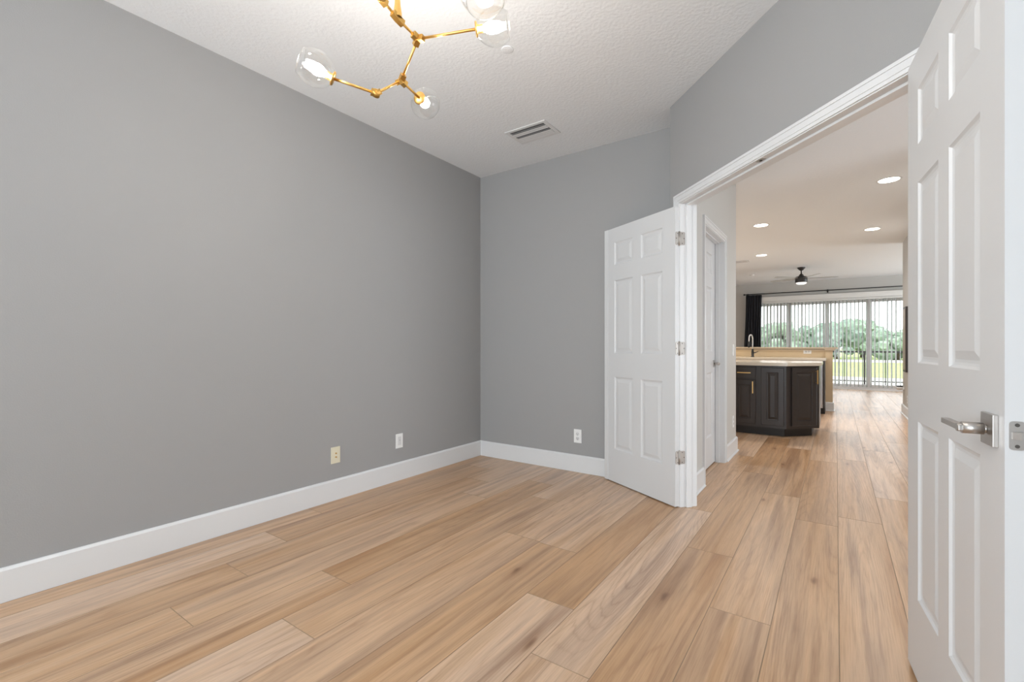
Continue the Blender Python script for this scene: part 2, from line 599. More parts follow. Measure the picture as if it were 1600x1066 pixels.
# ------------------------------------------------------------------ baseboards
def board(b, p0, p1, n, h=0.147, th=0.015, shoe=0.0, e0=0.0, e1=0.0):
    """baseboard along p0->p1, sticking out along n, with an eased top edge"""
    p0, p1, n = Vector((*p0, 0)), Vector((*p1, 0)), Vector((*n, 0)).normalized()
    prof = [(0, 0.001), (th, 0.001), (th, h - 0.012), (th * 0.55, h - 0.002), (th * 0.3, h), (0, h)]
    if shoe:
        prof = [(0, 0.001), (th + shoe, 0.001), (th + shoe, shoe * .5), (th + shoe * .4, shoe * 1.1), (th, shoe * 1.25), (th, h - 0.012), (th * 0.55, h - 0.002), (th * 0.3, h), (0, h)]
    d = (p1 - p0).normalized()
    A = [b.bm.verts.new(p0 - d * (e0 * q[0]) + n * q[0] + Vector((0, 0, q[1]))) for q in prof]
    B = [b.bm.verts.new(p1 + d * (e1 * q[0]) + n * q[0] + Vector((0, 0, q[1]))) for q in prof]
    k = len(prof)
    b.bm.faces.new(A[::-1]); b.bm.faces.new(B)
    for i in range(k):
        b.bm.faces.new((A[i], A[(i + 1) % k], B[(i + 1) % k], B[i]))


b = MB(); board(b, (-2.9, -2.8), (-2.9, 3.6), (1, 0), e1=-1)
struct(b.build('baseboard_left', 'trim'))
b = MB(); board(b, (-2.9, 3.6), (-0.953, 3.6), (0, -1), e0=-1)
struct(b.build('baseboard_back', 'trim'))
b = MB(); board(b, (0.9, 1.40), (0.9, -2.8), (-1, 0)); board(b, ang(2.60, 0), ang(T1 + 0.065, 0), (-1, -1))
struct(b.build('baseboard_right', 'trim'))
b = MB()
board(b, (-0.85, 3.37), (-0.85, 3.806), (1, 0), shoe=0.012)
board(b, (-0.85, 4.699), (-0.85, 5.27), (1, 0), shoe=0.012, e1=1)
board(b, (-0.85, 5.27), (-4.9, 5.27), (0, 1), shoe=0.012, e0=1)
struct(b.build('baseboard_hall', 'trim'))
b = MB()
board(b, (0.89, 9.80), (0.89, 5.0), (-1, 0), shoe=0.012, e0=1)
board(b, (4.4, 9.80), (0.89, 9.80), (0, 1), shoe=0.012, e1=1)
struct(b.build('baseboard_passage', 'trim'))
b = MB(); board(b, (-5.0, FY), (WX0 - .02, FY), (0, -1)); board(b, (WX1 + .02, FY), (4.46, FY), (0, -1))
struct(b.build('baseboard_far', 'trim'))


# ------------------------------------------------------------------ double door: jambs, stops, casing
def abox(b, t0, t1, s0, s1, z0, z1):
    b.prism([ang(t0, s0), ang(t1, s0), ang(t1, s1), ang(t0, s1)], z0, z1)


b = MB()
for ta, tb, sg in ((T0 - jr, T0, 1), (T1, T1 + jr, -1)):
    abox(b, ta, tb, -0.002, WT + 0.004, 0.001, DH)
    t_in = tb if sg == 1 else ta
    # stop
    abox(b, min(t_in, t_in + sg * .011), max(t_in, t_in + sg * .011), 0.040, 0.078, 0.001, DH)
abox(b, T0 - jr, T1 + jr, -0.002, WT + 0.004, DH, DH + jr)
abox(b, T0, T1, 0.040, 0.078, DH - .011, DH)
struct(b.build('trim_1', 'trim'))


def casing(b, quad, z0, z1):
    pass


CW = 0.058
b = MB()
for s0, sg in ((0.0, -1), (WT, 1)):
    # three stepped strips: thick outer edge, thinner inner edge
    for (u0, u1, th) in ((0.0, 0.016, 0.010), (0.016, 0.044, 0.013), (0.044, 0.058, 0.017)):
        sa, sb = sorted((s0, s0 + sg * th))
        r_ = 0.005
        abox(b, T0 - r_ - u1, T0 - r_ - u0, sa, sb, 0.001, DH + r_ + u1)
        abox(b, T1 + r_ + u0, T1 + r_ + u1, sa, sb, 0.001, DH + r_ + u1)
        abox(b, T0 - r_ - u0, T1 + r_ + u0, sa, sb, DH + r_ + u0, DH + r_ + u1)
struct(b.build('trim_2', 'trim'))

# ball catch strike on the head jamb
cx, cy = ang(0.88, 0.020)
b = MB()
abox(b, 0.855, 0.905, 0.008, 0.032, DH - 0.0015, DH - 0.0002)
strike = tag(b.build('catch_plate', 'nickel'), 'small metal catch plate under the head of the double doorway', 'catch plate')
b = MB(); b.lathe([(0, -.004), (.007, -.003), (.007, .0)], (cx, cy, DH - 0.0015)); b.build('catch_hole', 'slot', strike)

# closet door: jambs, stop, casing
b = MB()
CY0, CY1 = 3.867, 4.639
b.box(-0.955, -0.846, CY0 - jr, CY0, 0.001, DH); b.box(-0.955, -0.846, CY1, CY1 + jr, 0.001, DH)
b.box(-0.955, -0.846, CY0 - jr, CY1 + jr, DH, DH + jr)
b.box(-0.922, -0.887, CY0, CY0 + .011, 0.001, DH); b.box(-0.922, -0.887, CY1 - .011, CY1, 0.001, DH)
b.box(-0.922, -0.887, CY0, CY1, DH - .011, DH)
struct(b.build('trim_3', 'trim'))
b = MB()
for (u0, u1, th) in ((0.0, 0.016, 0.010), (0.016, 0.044, 0.013), (0.044, 0.058, 0.017)):
    r_ = 0.005
    b.box(-0.85, -0.85 + th, CY0 + -r_ - u1, CY0 - r_ - u0, 0.001, DH + r_ + u1)
    b.box(-0.85, -0.85 + th, CY1 + r_ + u0, CY1 + r_ + u1, 0.001, DH + r_ + u1)
    b.box(-0.85, -0.85 + th, CY0 - r_ - u0, CY1 + r_ + u0, DH + r_ + u0, DH + r_ + u1)
struct(b.build('trim_4', 'trim'))

# dark closet space behind the door: plain walls
b = MB(); b.box(-1.9, -0.953, 3.70, 3.72, 0, CEIL); b.box(-1.92, -1.9, 3.7, 5.167, 0, CEIL)
struct(b.build('wall_closet', 'wall_greige'))


# ------------------------------------------------------------------ panelled leaves
def panel_mesh(W, H, T, cuts_x, cuts_z, cells, rings, z0=0.0, x0=0.0, both=True, y0=0.0):
    """a slab 0..W x y0..y0+T x z0..z0+H whose faces carry raised panels in the given cells"""
    bm = bmesh.new()
    xs = [x0] + [x0 + v for v in cuts_x] + [x0 + W]
    zs = [z0] + [z0 + v for v in cuts_z] + [z0 + H]
    for y, o in ((y0, -1), (y0 + T, 1)):
        g = {}
        for i, x in enumerate(xs):
            for k, z in enumerate(zs):
                g[i, k] = bm.verts.new((x, y, z))
        for i in range(len(xs) - 1):
            for k in range(len(zs) - 1):
                q = [g[i, k], g[i + 1, k], g[i + 1, k + 1], g[i, k + 1]]
                if (i, k) in cells and (both or o == -1):
                    prev = q
                    for ins, dep in rings:
                        a, b_, c, d = xs[i] + ins, xs[i + 1] - ins, zs[k] + ins, zs[k + 1] - ins
                        yy = y - o * dep
                        cur = [bm.verts.new(p) for p in ((a, yy, c), (b_, yy, c), (b_, yy, d), (a, yy, d))]
                        for m_ in range(4):
                            bm.faces.new((prev[m_], prev[(m_ + 1) % 4], cur[(m_ + 1) % 4], cur[m_]))
                        prev = cur
                    bm.faces.new(prev)
                else:
                    bm.faces.new(q)
        if o == -1: g0 = g
        else: g1 = g
    nx, nz = len(xs) - 1, len(zs) - 1
    for i in range(nx):
        for k in (0, nz):
            bm.faces.new((g0[i, k], g0[i + 1, k], g1[i + 1, k], g1[i, k]))
    for k in range(nz):
        for i in (0, nx):
            bm.faces.new((g0[i, k], g0[i, k + 1], g1[i, k + 1], g1[i, k]))
    b = MB()
    b.bm.free()
    b.bm = bm
    return b


RINGS = [(0.006, 0.006), (0.013, 0.0085), (0.021, 0.0085), (0.043, 0.0025)]
SIX = {(i, k) for i in (1, 3) for k in (1, 3, 5)}


def six_panel(W, H=2.025, z0=.012, hall_y=1):
    st = (W - 0.09 - 2 * 0.215) / 2
    return panel_mesh(W, H, 0.035, [st, st + .215, st + .305, st + .52], [.262, .835, 1.022, 1.60, 1.722, 1.90], SIX, RINGS, z0=z0, x0=0.0035, y0=0.0 if hall_y > 0 else -0.035)


def hinge(root, px, py, z, jt, d, n, side):
    """butt hinge: barrel at (px,py); plate on the jamb and on the leaf edge, all in world coordinates"""
    b = MB()
    b.tube((px, py, z - .045), (px, py, z + .045), .0058, seg=12)
    for k in (-1, 1):
        b.tube((px, py, z + k * .045), (px, py, z + k * .049), .0065, .003, seg=12)
    dx = Vector((*d, 0)); nn = Vector((*n, 0))
    P0 = Vector((px, py, 0))
    # plate on the leaf edge (edge plane at 3.5 mm along the leaf)
    e = P0 + dx * 0.0030
    pl = []

    def plate(o, u, thick_dir, width):
        # rounded plate in plane (u, z)
        pts = []
        r = .010
        for (cx_, cz_, a0) in ((width - r, .0445 - r, 0), (0.0, .0445, None), (0.0, -.0445, None), (width - r, -.0445 + r, -90)):
            if a0 is None: pts.append((cx_, cz_))
            else:
                rng = range(0, 5)
                for q in rng:
                    a = R(a0 + 90 * q / 4)
                    pts.append((cx_ + r * math.cos(a), cz_ + r * math.sin(a)))
        lo = [b.bm.verts.new(o + u * p + Vector((0, 0, z + q_))) for p, q_ in pts]
        hi = [b.bm.verts.new(o + u * p + Vector((0, 0, z + q_)) + thick_dir * .0018) for p, q_ in pts]
        b.bm.faces.new(lo); b.bm.faces.new(hi[::-1])
        k_ = len(pts)
        for i in range(k_): b.bm.faces.new((lo[i], lo[(i + 1) % k_], hi[(i + 1) % k_], hi[i]))
        return [(o + u * (width * fx) + Vector((0, 0, z + fz)) + thick_dir * .0018, thick_dir) for fx, fz in ((.45, .033), (.8, 0), (.45, -.033))]
    sc = plate(e, nn, -dx, .032)
    jo = Vector((*ang(jt, -0.004), 0))
    sdir = Vector((Q2, Q2, 0))
    tdir = Vector((Q2, -Q2, 0)) * side
    sc += plate(jo, sdir, tdir, .037)
    h = b.build('hinge', 'hinge', root, world=True)
    b = MB()
    for p, dr in sc:
        b.tube(p, p + dr * .0007, .0036, seg=10)
    bm_ = b
    mt = frame_of(root)
    b.bm.transform(mt.inverted())
    o = b.build('hinge_screws', 'nickel_dark', h)
    return h


def lever(root, x, z, y_face, sy, xdir, rose=.066):
    """square rose, round neck, flat lever, in the door's frame; sy: side it sticks out to, xdir: way the lever points"""
    b = MB()
    ya, yb = sorted((y_face, y_face + sy * .009))
    b.box(x - rose / 2, x + rose / 2, ya, yb, z - rose / 2, z + rose / 2, bevel=.0012)
    h = b.build('lever_handle', 'nickel', root)
    b = MB()
    b.tube((x, y_face + sy * .009, z), (x, y_face + sy * .014, z), .009, seg=20)
    b.tube((x, y_face + sy * .014, z), (x, y_face + sy * .048, z), .0125, seg=24)
    b.build('neck', 'nickel', h)
    b = MB()
    ya, yb = sorted((y_face + sy * .040, y_face + sy * .056))
    b.tube((x, y_face + sy * .020, z), (x, y_face + sy * .056, z), .0085, seg=20)
    xa, xb = sorted((x - xdir * .010, x + xdir * .112))
    b.box(xa, xb, ya + .001, yb, z - .006, z + .006, bevel=.0012)
    b.build('lever', 'nickel', h)
    return h


# leaf on the left jamb, folded back towards the back wall
a_d = math.atan2(.486, -.874)
door1 = empty('door_1', (-0.863, 3.200, 0), a_d)
W1 = .757
six_panel(W1, 2.016, .007, hall_y=1).build('leaf', 'door', door1)
b = MB(); b.box(W1 - .036, W1 + .0045, .035, .0405, .007, 2.023, bevel=.001)
b.build('astragal', 'trim', door1)
d1 = (math.cos(a_d), math.sin(a_d)); n1 = (-math.sin(a_d), math.cos(a_d))
for z in (1.81, 1.07, .336):
    hinge(door1, -0.863, 3.200, z, T0, d1, n1, 1)
struct(door1, 'white six-panel door leaf folded open against the grey back wall, nickel hinges', 'door')

# leaf on the right jamb, open into the room beside the camera
a_d = math.atan2(-.9958, .0922)
door2 = empty('door_2', (0.238, 2.094, 0), a_d)
W2 = .775
six_panel(W2, hall_y=-1).build('leaf', 'door', door2)
d2 = (math.cos(a_d), math.sin(a_d)); n2 = (math.sin(a_d), -math.cos(a_d))
for z in (1.81, 1.07, .336):
    hinge(door2, 0.238, 2.094, z, T1, d2, n2, -1)
lever(door2, W2 - .058, .914, -.035, -1, -1)
lever(door2, W2 - .058, .914, 0, 1, -1)
# latch on the leaf's edge
xe = W2 + .0035
b = MB()
pts = []
for (cy_, cz_, a0) in ((.0115 - .006, .0285 - .006, 0), (-.0115 + .006, .0285 - .006, 90), (-.0115 + .006, -.0285 + .006, 180), (.0115 - .006, -.0285 + .006, 270)):
    for q in range(6):
        a = R(a0 + 18 * q)
        pts.append((cy_ + .006 * math.cos(a), cz_ + .006 * math.sin(a)))
lo = [b.bm.verts.new((xe, -.0175 + p, .912 + q)) for p, q in pts]
hi = [b.bm.verts.new((xe + .0016, -.0175 + p, .912 + q)) for p, q in pts]
b.bm.faces.new(lo); b.bm.faces.new(hi)
for i in range(len(pts)): b.bm.faces.new((lo[i], lo[(i + 1) % len(pts)], hi[(i + 1) % len(pts)], hi[i]))
latch = b.build('latch_plate', 'nickel', door2)
b = MB()
b.prism([(xe + .0016, -.0255), (xe + .0030, -.0255), (xe + .0115, -.0150), (xe + .0115, -.0095), (xe + .0016, -.0095)], .912 - .0075, .912 + .0075)
bmesh.ops.bevel(b.bm, geom=list(b.bm.edges), offset=.0012, segments=2, affect='EDGES')
b.build('latch_bolt', 'nickel', latch)
b = MB()
for z in (.912 + .021, .912 - .021): b.tube((xe + .0016, -.0175, z), (xe + .0024, -.0175, z), .0036, seg=14)
b.build('latch_screws', 'nickel_dark', latch)
struct(door2, 'white six-panel door leaf with nickel lever and edge latch, open beside the doorway', 'door')

# closet door in the hall
door3 = empty('door_3', (-0.925, CY0 + .003, 0), R(90))
st = .115
Wc = CY1 - CY0 - .006
bb = panel_mesh(Wc, 2.025, 0.030, [st, st + .215, st + .305 + .0, st + .52], [.262, .835, 1.022, 1.60, 1.722, 1.90], SIX, RINGS, z0=0.012, x0=0.0, y0=0.0)
bb.build('leaf', 'door', door3)
lever(door3, Wc - .060, .922, 0, -1, -1)
struct(door3, 'white closet door in the hall wall with a nickel lever', 'door')


# ------------------------------------------------------------------ wall plates
def wall_plate(name, loc, rz, label, cat, kind, mplate='plastic', minsert='plastic_dim', horizontal=False, group=None):
    """plate faces local -y; its back is on the wall plane"""
    root = empty(name, loc, rz)
    w_, h_ = (.116, .072) if horizontal else (.072, .116)
    b = MB(); b.box(-w_ / 2, w_ / 2, -.006, -.0002, -h_ / 2, h_ / 2, bevel=.0025)
    b.build('cover_plate', mplate, root)
    if kind == 'outlet':
        for k in (-1, 1):
            b = MB()
            cxx, czz = (k * .0195, 0) if horizontal else (0, k * .0195)
            b.lathe([(0, 0), (.0150, 0), (.0165, .0015)], (cxx, -.0075, czz), (0, 1, 0), 20)
            r = b.build('receptacle', minsert, root)
            b = MB()
            if horizontal:
                b.box(cxx - .002, cxx + .006, -.0082, -.0076, .005, .0066); b.box(cxx - .002, cxx + .006, -.0082, -.0076, -.0066, -.005)
            else:
                b.box(-.0066, -.005, -.0082, -.0076, czz - .001, czz + .007); b.box(.005, .0066, -.0082, -.0076, czz - .001, czz + .007)
                b.lathe([(0, 0), (.0024, 0), (.0024, .0006)], (0, -.0082, czz - .0075), (0, 1, 0), 10)
            b.build('slots', 'slot', r)
    elif kind == 'coax':
        for k in (-1, 1):
            b = MB(); b.tube((0, -.006, k * .013), (0, -.014, k * .013), .0048, seg=12); b.build('jack', 'brass_dark', root)
    elif kind == 'blank':
        b = MB(); b.box(-.0165, .0165, -.0078, -.006, -.034, .034, bevel=.0008); r = b.build('insert', minsert, root)
        b = MB(); b.tube((0, -.0078, .006), (0, -.0084, .006), .0025, seg=10); b.build('jack', 'slot', r)
    elif kind == 'switch':
        b = MB(); b.box(-.0165, .0165, -.0105, -.006, -.033, .033, bevel=.001, rot=Matrix.Rotation(R(4), 3, 'X')); b.build('rocker', mplate, root)
    tag(root, label, cat, group)
    return root


wall_plate('wall_plate', (-2.9, 1.969, .316), R(90), 'ivory cover plate with two round jacks on the grey wall', 'wall plate', 'coax', 'ivory', 'ivory')
wall_plate('wall_plate', (-2.9, 2.552, .318), R(90), 'white cover plate with a flat insert on the long grey wall', 'wall plate', 'blank')
wall_plate('power_outlet', (-1.823, 3.6, .309), 0, 'white duplex outlet on the grey back wall near the folded door', 'outlet', 'outlet')
wall_plate('light_switch', (-0.85, 5.09, 1.045), R(90), 'white rocker switch at the end of the hall wall past the closet door', 'light switch', 'switch')
wall_plate('power_outlet', (-0.85, 5.10, .324), R(90), 'white duplex outlet low on the hall wall under the light switch', 'outlet', 'outlet')
wall_plate('power_outlet', (0.89, 9.18, .27), R(-90), 'white outlet low on the right passage wall above the baseboard', 'outlet', 'outlet')

# ------------------------------------------------------------------ ceiling vent and cover
vent = empty('ceiling_vent', (-1.946, 3.066, CEIL))
VX, VY = .182, .123
b = MB()
fr_ = .028
for (x0, x1, y0, y1) in ((-VX, VX, -VY, -VY + fr_), (-VX, VX, VY - fr_, VY), (-VX, -VX + fr_, -VY + fr_, VY - fr_), (VX - fr_, VX, -VY + fr_, VY - fr_)):
    b.box(x0, x1, y0, y1, -.007, -.0002, bevel=.0015)
b.build('frame', 'trim', vent)
b = MB(); b.box(-VX + fr_, VX - fr_, -VY + fr_, VY - fr_, -.0012, -.0004); b.build('backing', 'vent_dark', vent)
ys = VY - fr_
for k in range(7):
    y = -ys + .010 + (k + .5 + (.2 if k > 2 else 0)) * 2 * (ys - .006) / 7.2
    b = MB()
    b.box(-VX + fr_, VX - fr_, y - .0088, y + .0088, -.0086, -.0074, rot=Matrix.Rotation(R(28 if k in (0, 3) else -8), 3, 'X'))
    b.build('louvre', 'trim', vent)
for k in range(2):
    x = (-1, 1)[k] * (VX - fr_ + .004)
tag(vent, 'white louvred air vent in the ceiling of the grey room', 'vent')
b = MB(); b.lathe([(.034, -.0002), (.0345, -.004), (.032, -.005), (0, -.005)], (-1.517, 2.126, CEIL))
tag(b.build('sprinkler_cover', 'ceiling'), 'small round white cover disc on the ceiling near the chandelier', 'ceiling cover')


# ------------------------------------------------------------------ chandelier
V = Vector
PB = dict(block=V((-1.357, 1.187, 2.325)), hub1=V((-1.353, 1.287, 2.301)), hub2=V((-1.499, 1.331, 2.205)), elbow=V((-1.488, 1.193, 2.086)),
          ls=V((-1.56, 1.053, 2.101)), lg=V((-1.598, 0.992, 2.129)), rs=V((-1.096, 1.332, 2.264)), rg=V((-1.032, 1.378, 2.273)),
          bs=V((-1.490, 1.425, 2.171)), bg=V((-1.530, 1.519, 2.187)), e2=V((-1.352, 1.105, 2.35)), ts=V((-.765, .954, 2.081)), tg=V((-.732, .928, 1.967)),
          ht=V((-.948, .996, 2.236)), hb=V((-1.33, 0.95, 2.43)), l2=V((-1.45, 0.83, 2.38)), l2g=V((-1.50, 0.78, 2.34)))
ch = empty('chandelier', (PB['block'].x, PB['block'].y, CEIL))


def cb(name, m):
    def f(b): return b.build(name, m, ch, world=True)
    return f


b = MB(); b.lathe([(0, -.024), (.055, -.024), (.062, -.018), (.062, -.0005)], (PB['block'].x, PB['block'].y, CEIL)); b.build('canopy', 'brass', ch, world=True)
b = MB()
bx, by, bz = PB['block']
b.tube((bx, by, bz + .05), (bx, by, CEIL - .02), .0085, seg=20)
b.lathe([(.017, .004), (.016, .02), (.0115, .05), (.010, .075)], (bx, by, bz), seg=20)
b.build('stem', 'brass', ch, world=True)
RODS = [('block', 'hub1'), ('block', 'e2'), ('hub1', 'hub2'), ('hub1', 'rs'), ('hub2', 'elbow'), ('hub2', 'bs'), ('elbow', 'ls'), ('e2', 'ht'), ('ht', 'ts'), ('e2', 'hb'), ('hb', 'l2')]
for a, c in RODS:
    b = MB(); b.tube(PB[a], PB[c], .0052, seg=14); b.build('rod', 'brass', ch, world=True)
for j in ('block', 'hub1', 'hub2', 'elbow', 'e2', 'ht', 'hb'):
    b = MB()
    ends = [PB[c] if a == j else PB[a] for a, c in RODS if j in (a, c)]
    for e in ends:
        d = (e - PB[j]).normalized()
        b.bar(PB[j] - d * .004, PB[j] + d * (.027 if j != 'elbow' else .020), (.021, .021))
    if j == 'elbow':
        nrm = (ends[0] - PB[j]).cross(ends[1] - PB[j]).normalized()
        b.tube(PB[j] - nrm * .010, PB[j] + nrm * .010, .0155, seg=20)
    b.build('joint', 'brass_dark', ch, world=True)


def globe(sock, gc, L=.118, rmax=.066):
    ax = (gc - sock).normalized()
    b = MB()
    b.lathe([(0, -.001), (.024, -.001), (.027, .003), (.026, .006), (.015, .009), (.014, .030), (0, .030)], sock, ax, 24)
    b.build('socket_cup', 'brass', ch, world=True)
    b = MB()
    b.lathe([(.011, .030), (.012, .034), (.018, .046), (.0215, .060), (.020, .072), (.012, .081), (0, .084)], sock, ax, 20)
    b.build('bulb', 'bulb', ch, world=True)
    b = MB()
    prof = []
    for k in range(19):
        q = k / 18
        hgt = .004 + L * q
        r = rmax * math.sin(math.pi * (0.125 + 0.63 * q ** .92)) ** .9
        prof.append((max(r, .026), hgt))
    rim = prof[-1]
    prof += [(rim[0] + .0015, rim[1] + .001), (rim[0] - .0015, rim[1] + .0015), (rim[0] - .003, rim[1] - .001)]
    b.lathe(prof, sock, ax, 40)
    b.build('glass_globe', 'globe', ch, world=True)


globe(PB['ls'], PB['lg'])
globe(PB['rs'], PB['rg'])
globe(PB['bs'], PB['bg'])
globe(PB['ts'], PB['tg'])
globe(PB['l2'], PB['l2g'])
tag(ch, 'branching brass chandelier with clear glass globes and lit bulbs under the ceiling', 'chandelier')


# ------------------------------------------------------------------ downlights, far vent, smoke detector
def downlight(x, y, label, power=9, col=(1.0, 0.97, 0.94)):
    root = empty('recessed_light', (x, y, CEIL))
    b = MB(); b.lathe([(.105, -.0002), (.104, -.004), (.088, -.006), (.085, -.003)], seg=32); b.build('trim_ring', 'trim', root)
    b = MB(); b.lathe([(.086, -.0035), (0, -.0035)], seg=32); b.build('lens', 'can_light', root)
    tag(root, label, 'ceiling light', 'recessed lights in the hall and kitchen ceiling')
    l = area('downlight', (x, y, CEIL - .012), (0, 0, 0), .16, .16, power, col, 'DISK')
    l.data.spread = R(150)
    l.parent = root
    l.location = (0, 0, -.012)
    return root


downlight(.438, 6.0, 'lit round recessed ceiling light nearest the doorway')
downlight(-.852, 7.25, 'lit round recessed ceiling light above the dark kitchen island')
downlight(.428, 8.40, 'lit round recessed ceiling light beside the passage wall, second along the hall')
downlight(-1.127, 9.67, 'lit round recessed ceiling light beyond the island, nearest the black fan')
downlight(-2.6, 7.25, 'added unseen round recessed ceiling light over the hidden end of the island', 14, (1.0, 0.80, 0.55))  # extra fixture out of view, added to warm the kitchen floor
downlight(-2.6, 9.0, 'added unseen round recessed ceiling light over the kitchen sink', 14, (1.0, 0.80, 0.55))  # second added fixture out of view, also for warm kitchen light
v2 = empty('ceiling_vent', (-1.60, 10.18, CEIL))
b = MB(); b.box(-.19, .19, -.11, .11, -.008, -.0003, bevel=.002); b.build('frame', 'trim', v2)
for k in range(6):
    b = MB(); b.box(-.16, .16, -.08 + k * .028, -.065 + k * .028, -.011, -.0085); b.build('louvre', 'plastic_dim', v2)
tag(v2, 'flat rectangular air vent in the great room ceiling left of the fan', 'vent')
b = MB(); b.lathe([(.05, -.0002), (.052, -.012), (.04, -.024), (0, -.026)], (-1.62, 12.2, CEIL))
tag(b.build('smoke_detector', 'plastic'), 'small white smoke detector on the far ceiling beside the fan', 'smoke detector')

# ------------------------------------------------------------------ ceiling fan
fan = empty('ceiling_fan', (-.606, 11.67, CEIL), R(8))
b = MB(); b.lathe([(.075, -.0005), (.072, -.02), (.03, -.065), (.012, -.07)], seg=24); b.lathe([(.012, -.065), (.012, -.16)], seg=14); b.build('canopy', 'bronze', fan)
b = MB(); b.lathe([(.013, -.13), (.045, -.165), (.050, -.185), (.105, -.20), (.115, -.215), (.115, -.315), (.105, -.325), (0, -.325)], seg=32); b.build('motor_housing', 'bronze', fan)
b = MB(); b.lathe([(.098, -.325), (.095, -.345), (.06, -.362), (0, -.367)], seg=28); b.build('light_bowl', 'fan_light', fan)
for k in range(5):
    a = R(72 * k + 4)
    b = MB()
    rot = Matrix.Rotation(a, 3, 'Z')
    tilt = Matrix.Rotation(R(12), 3, 'X')
    outline = [(.09, .022), (.16, .045), (.30, .062), (.55, .058), (.64, .045), (.665, .0), (.64, -.045), (.55, -.058), (.30, -.062), (.16, -.045), (.09, -.022)]
    lo = [b.bm.verts.new(rot @ (tilt @ V((x, y, -.003)) + V((0, 0, -.235)))) for x, y in outline]
    hi = [b.bm.verts.new(rot @ (tilt @ V((x, y, .003)) + V((0, 0, -.235)))) for x, y in outline]
    b.bm.faces.new(lo[::-1]); b.bm.faces.new(hi)
    for i in range(len(outline)): b.bm.faces.new((lo[i], lo[(i + 1) % 11], hi[(i + 1) % 11], hi[i]))
    b.build('blade', 'fan_blade', fan)
tag(fan, 'dark ceiling fan with five thin blades and a white light bowl in the great room', 'ceiling fan')

# ------------------------------------------------------------------ kitchen island
CR = [(0.004, 0.004), (0.058, 0.004), (0.063, 0.011), (0.072, 0.012), (0.098, 0.003)]
IY, IXR = 6.34, -.163
IT = .845
ISL = empty('kitchen_island', (-1.2, 6.8, 0))
outer = [(-2.0, IY), (-.480, IY), (IXR, IY + .317), (IXR, 7.28), (-2.0, 7.28)]
b = MB(); b.prism(outer, .10, IT); b.build('body', 'espresso', ISL, world=True)
b = MB(); b.prism([(-2.0, IY + .075), (-.505, IY + .075), (-.238, IY + .342), (-.238, 7.21), (-2.0, 7.21)], .001, .10); b.build('toe_kick', 'toe', ISL, world=True)


def cab_front(root, name, p, rz, W, H, z, m='espresso', rings=CR):
    """overlay door or drawer front; p = left bottom corner of its face on the cabinet, local x along its width, faces local -y"""
    bm_ = panel_mesh(W, H, .019, [], [], {(0, 0)}, rings, z0=z, x0=0, y0=-.0195, both=False)
    bm_.bm.transform(Matrix.Translation((p[0], p[1], 0)) @ Matrix.Rotation(rz, 4, 'Z'))
    return bm_.build(name, m, root, world=True)


def pull(front, root, p, rz, x, z, length, vertical=True):
    b = MB()
    if vertical:
        b.box(x - .006, x + .006, -.050, -.040, z - length / 2, z + length / 2, bevel=.001)
        for k in (-1, 1): b.box(x - .004, x + .004, -.041, -.0195, z + k * length * .4 - .004, z + k * length * .4 + .004)
    else:
        b.box(x - length / 2, x + length / 2, -.050, -.040, z - .006, z + .006, bevel=.001)
        for k in (-1, 1): b.box(x + k * length * .4 - .004, x + k * length * .4 + .004, -.041, -.0195, z - .004, z + .004)
    b.bm.transform(Matrix.Translation((p[0], p[1], 0)) @ Matrix.Rotation(rz, 4, 'Z'))
    b.bm.transform(frame_of(root).inverted())
    o = b.build('pull', 'gold_pull', front)
    return o


SR = [(0.004, 0.003), (0.020, 0.003)]
p = (-1.052, IY)
f = cab_front(ISL, 'drawer', p, 0, .252, .135, .690, rings=SR); pull(f, ISL, p, 0, .126, .757, .150, False)
f = cab_front(ISL, 'cabinet_door', p, 0, .252, .535, .135); pull(f, ISL, p, 0, .222, .58, .145)
p = (-1.345, IY)
f = cab_front(ISL, 'drawer', p, 0, .27, .135, .690, rings=SR); pull(f, ISL, p, 0, .135, .757, .150, False)
f = cab_front(ISL, 'cabinet_door', p, 0, .27, .535, .135); pull(f, ISL, p, 0, .03, .58, .145)
p = (-1.68, IY)
f = cab_front(ISL, 'cabinet_door', p, 0, .30, .69, .135); pull(f, ISL, p, 0, .27, .60, .145)
f = cab_front(ISL, 'decorative_panel', (-.742, IY), 0, .240, .69, .135)
f['label'] = 'narrow raised panel without a pull'
p = (-.480 + .045, IY + .045)
f = cab_front(ISL, 'cabinet_door', p, R(45), .335, .69, .135); pull(f, ISL, p, R(45), .318, .715, .165)
# back side of the island: one wide door pair
for x in (-.30, -.95, -1.6):
    p = (x, 7.28)
    f = cab_front(ISL, 'cabinet_door', p, R(180), .40, .69, .135)
tag(ISL, 'dark espresso kitchen island with an angled corner and gold pulls under a pale top', 'kitchen island')


def slab(pts, z0, z1, name, m, bev=.006):
    b = MB(); b.prism(pts, z0, z1)
    bmesh.ops.bevel(b.bm, geom=list(b.bm.edges), offset=bev, segments=2, affect='EDGES')
    return b.build(name, m)


o = .028
tag(slab([(-2.0, IY - o), (-.468, IY - o), (IXR + o, IY + .305), (IXR + o, 7.28 + o), (-2.0, 7.28 + o)], IT + .001, IT + .040, 'island_countertop', 'counter'),
    'pale stone top with a clipped corner on the dark island', 'countertop')

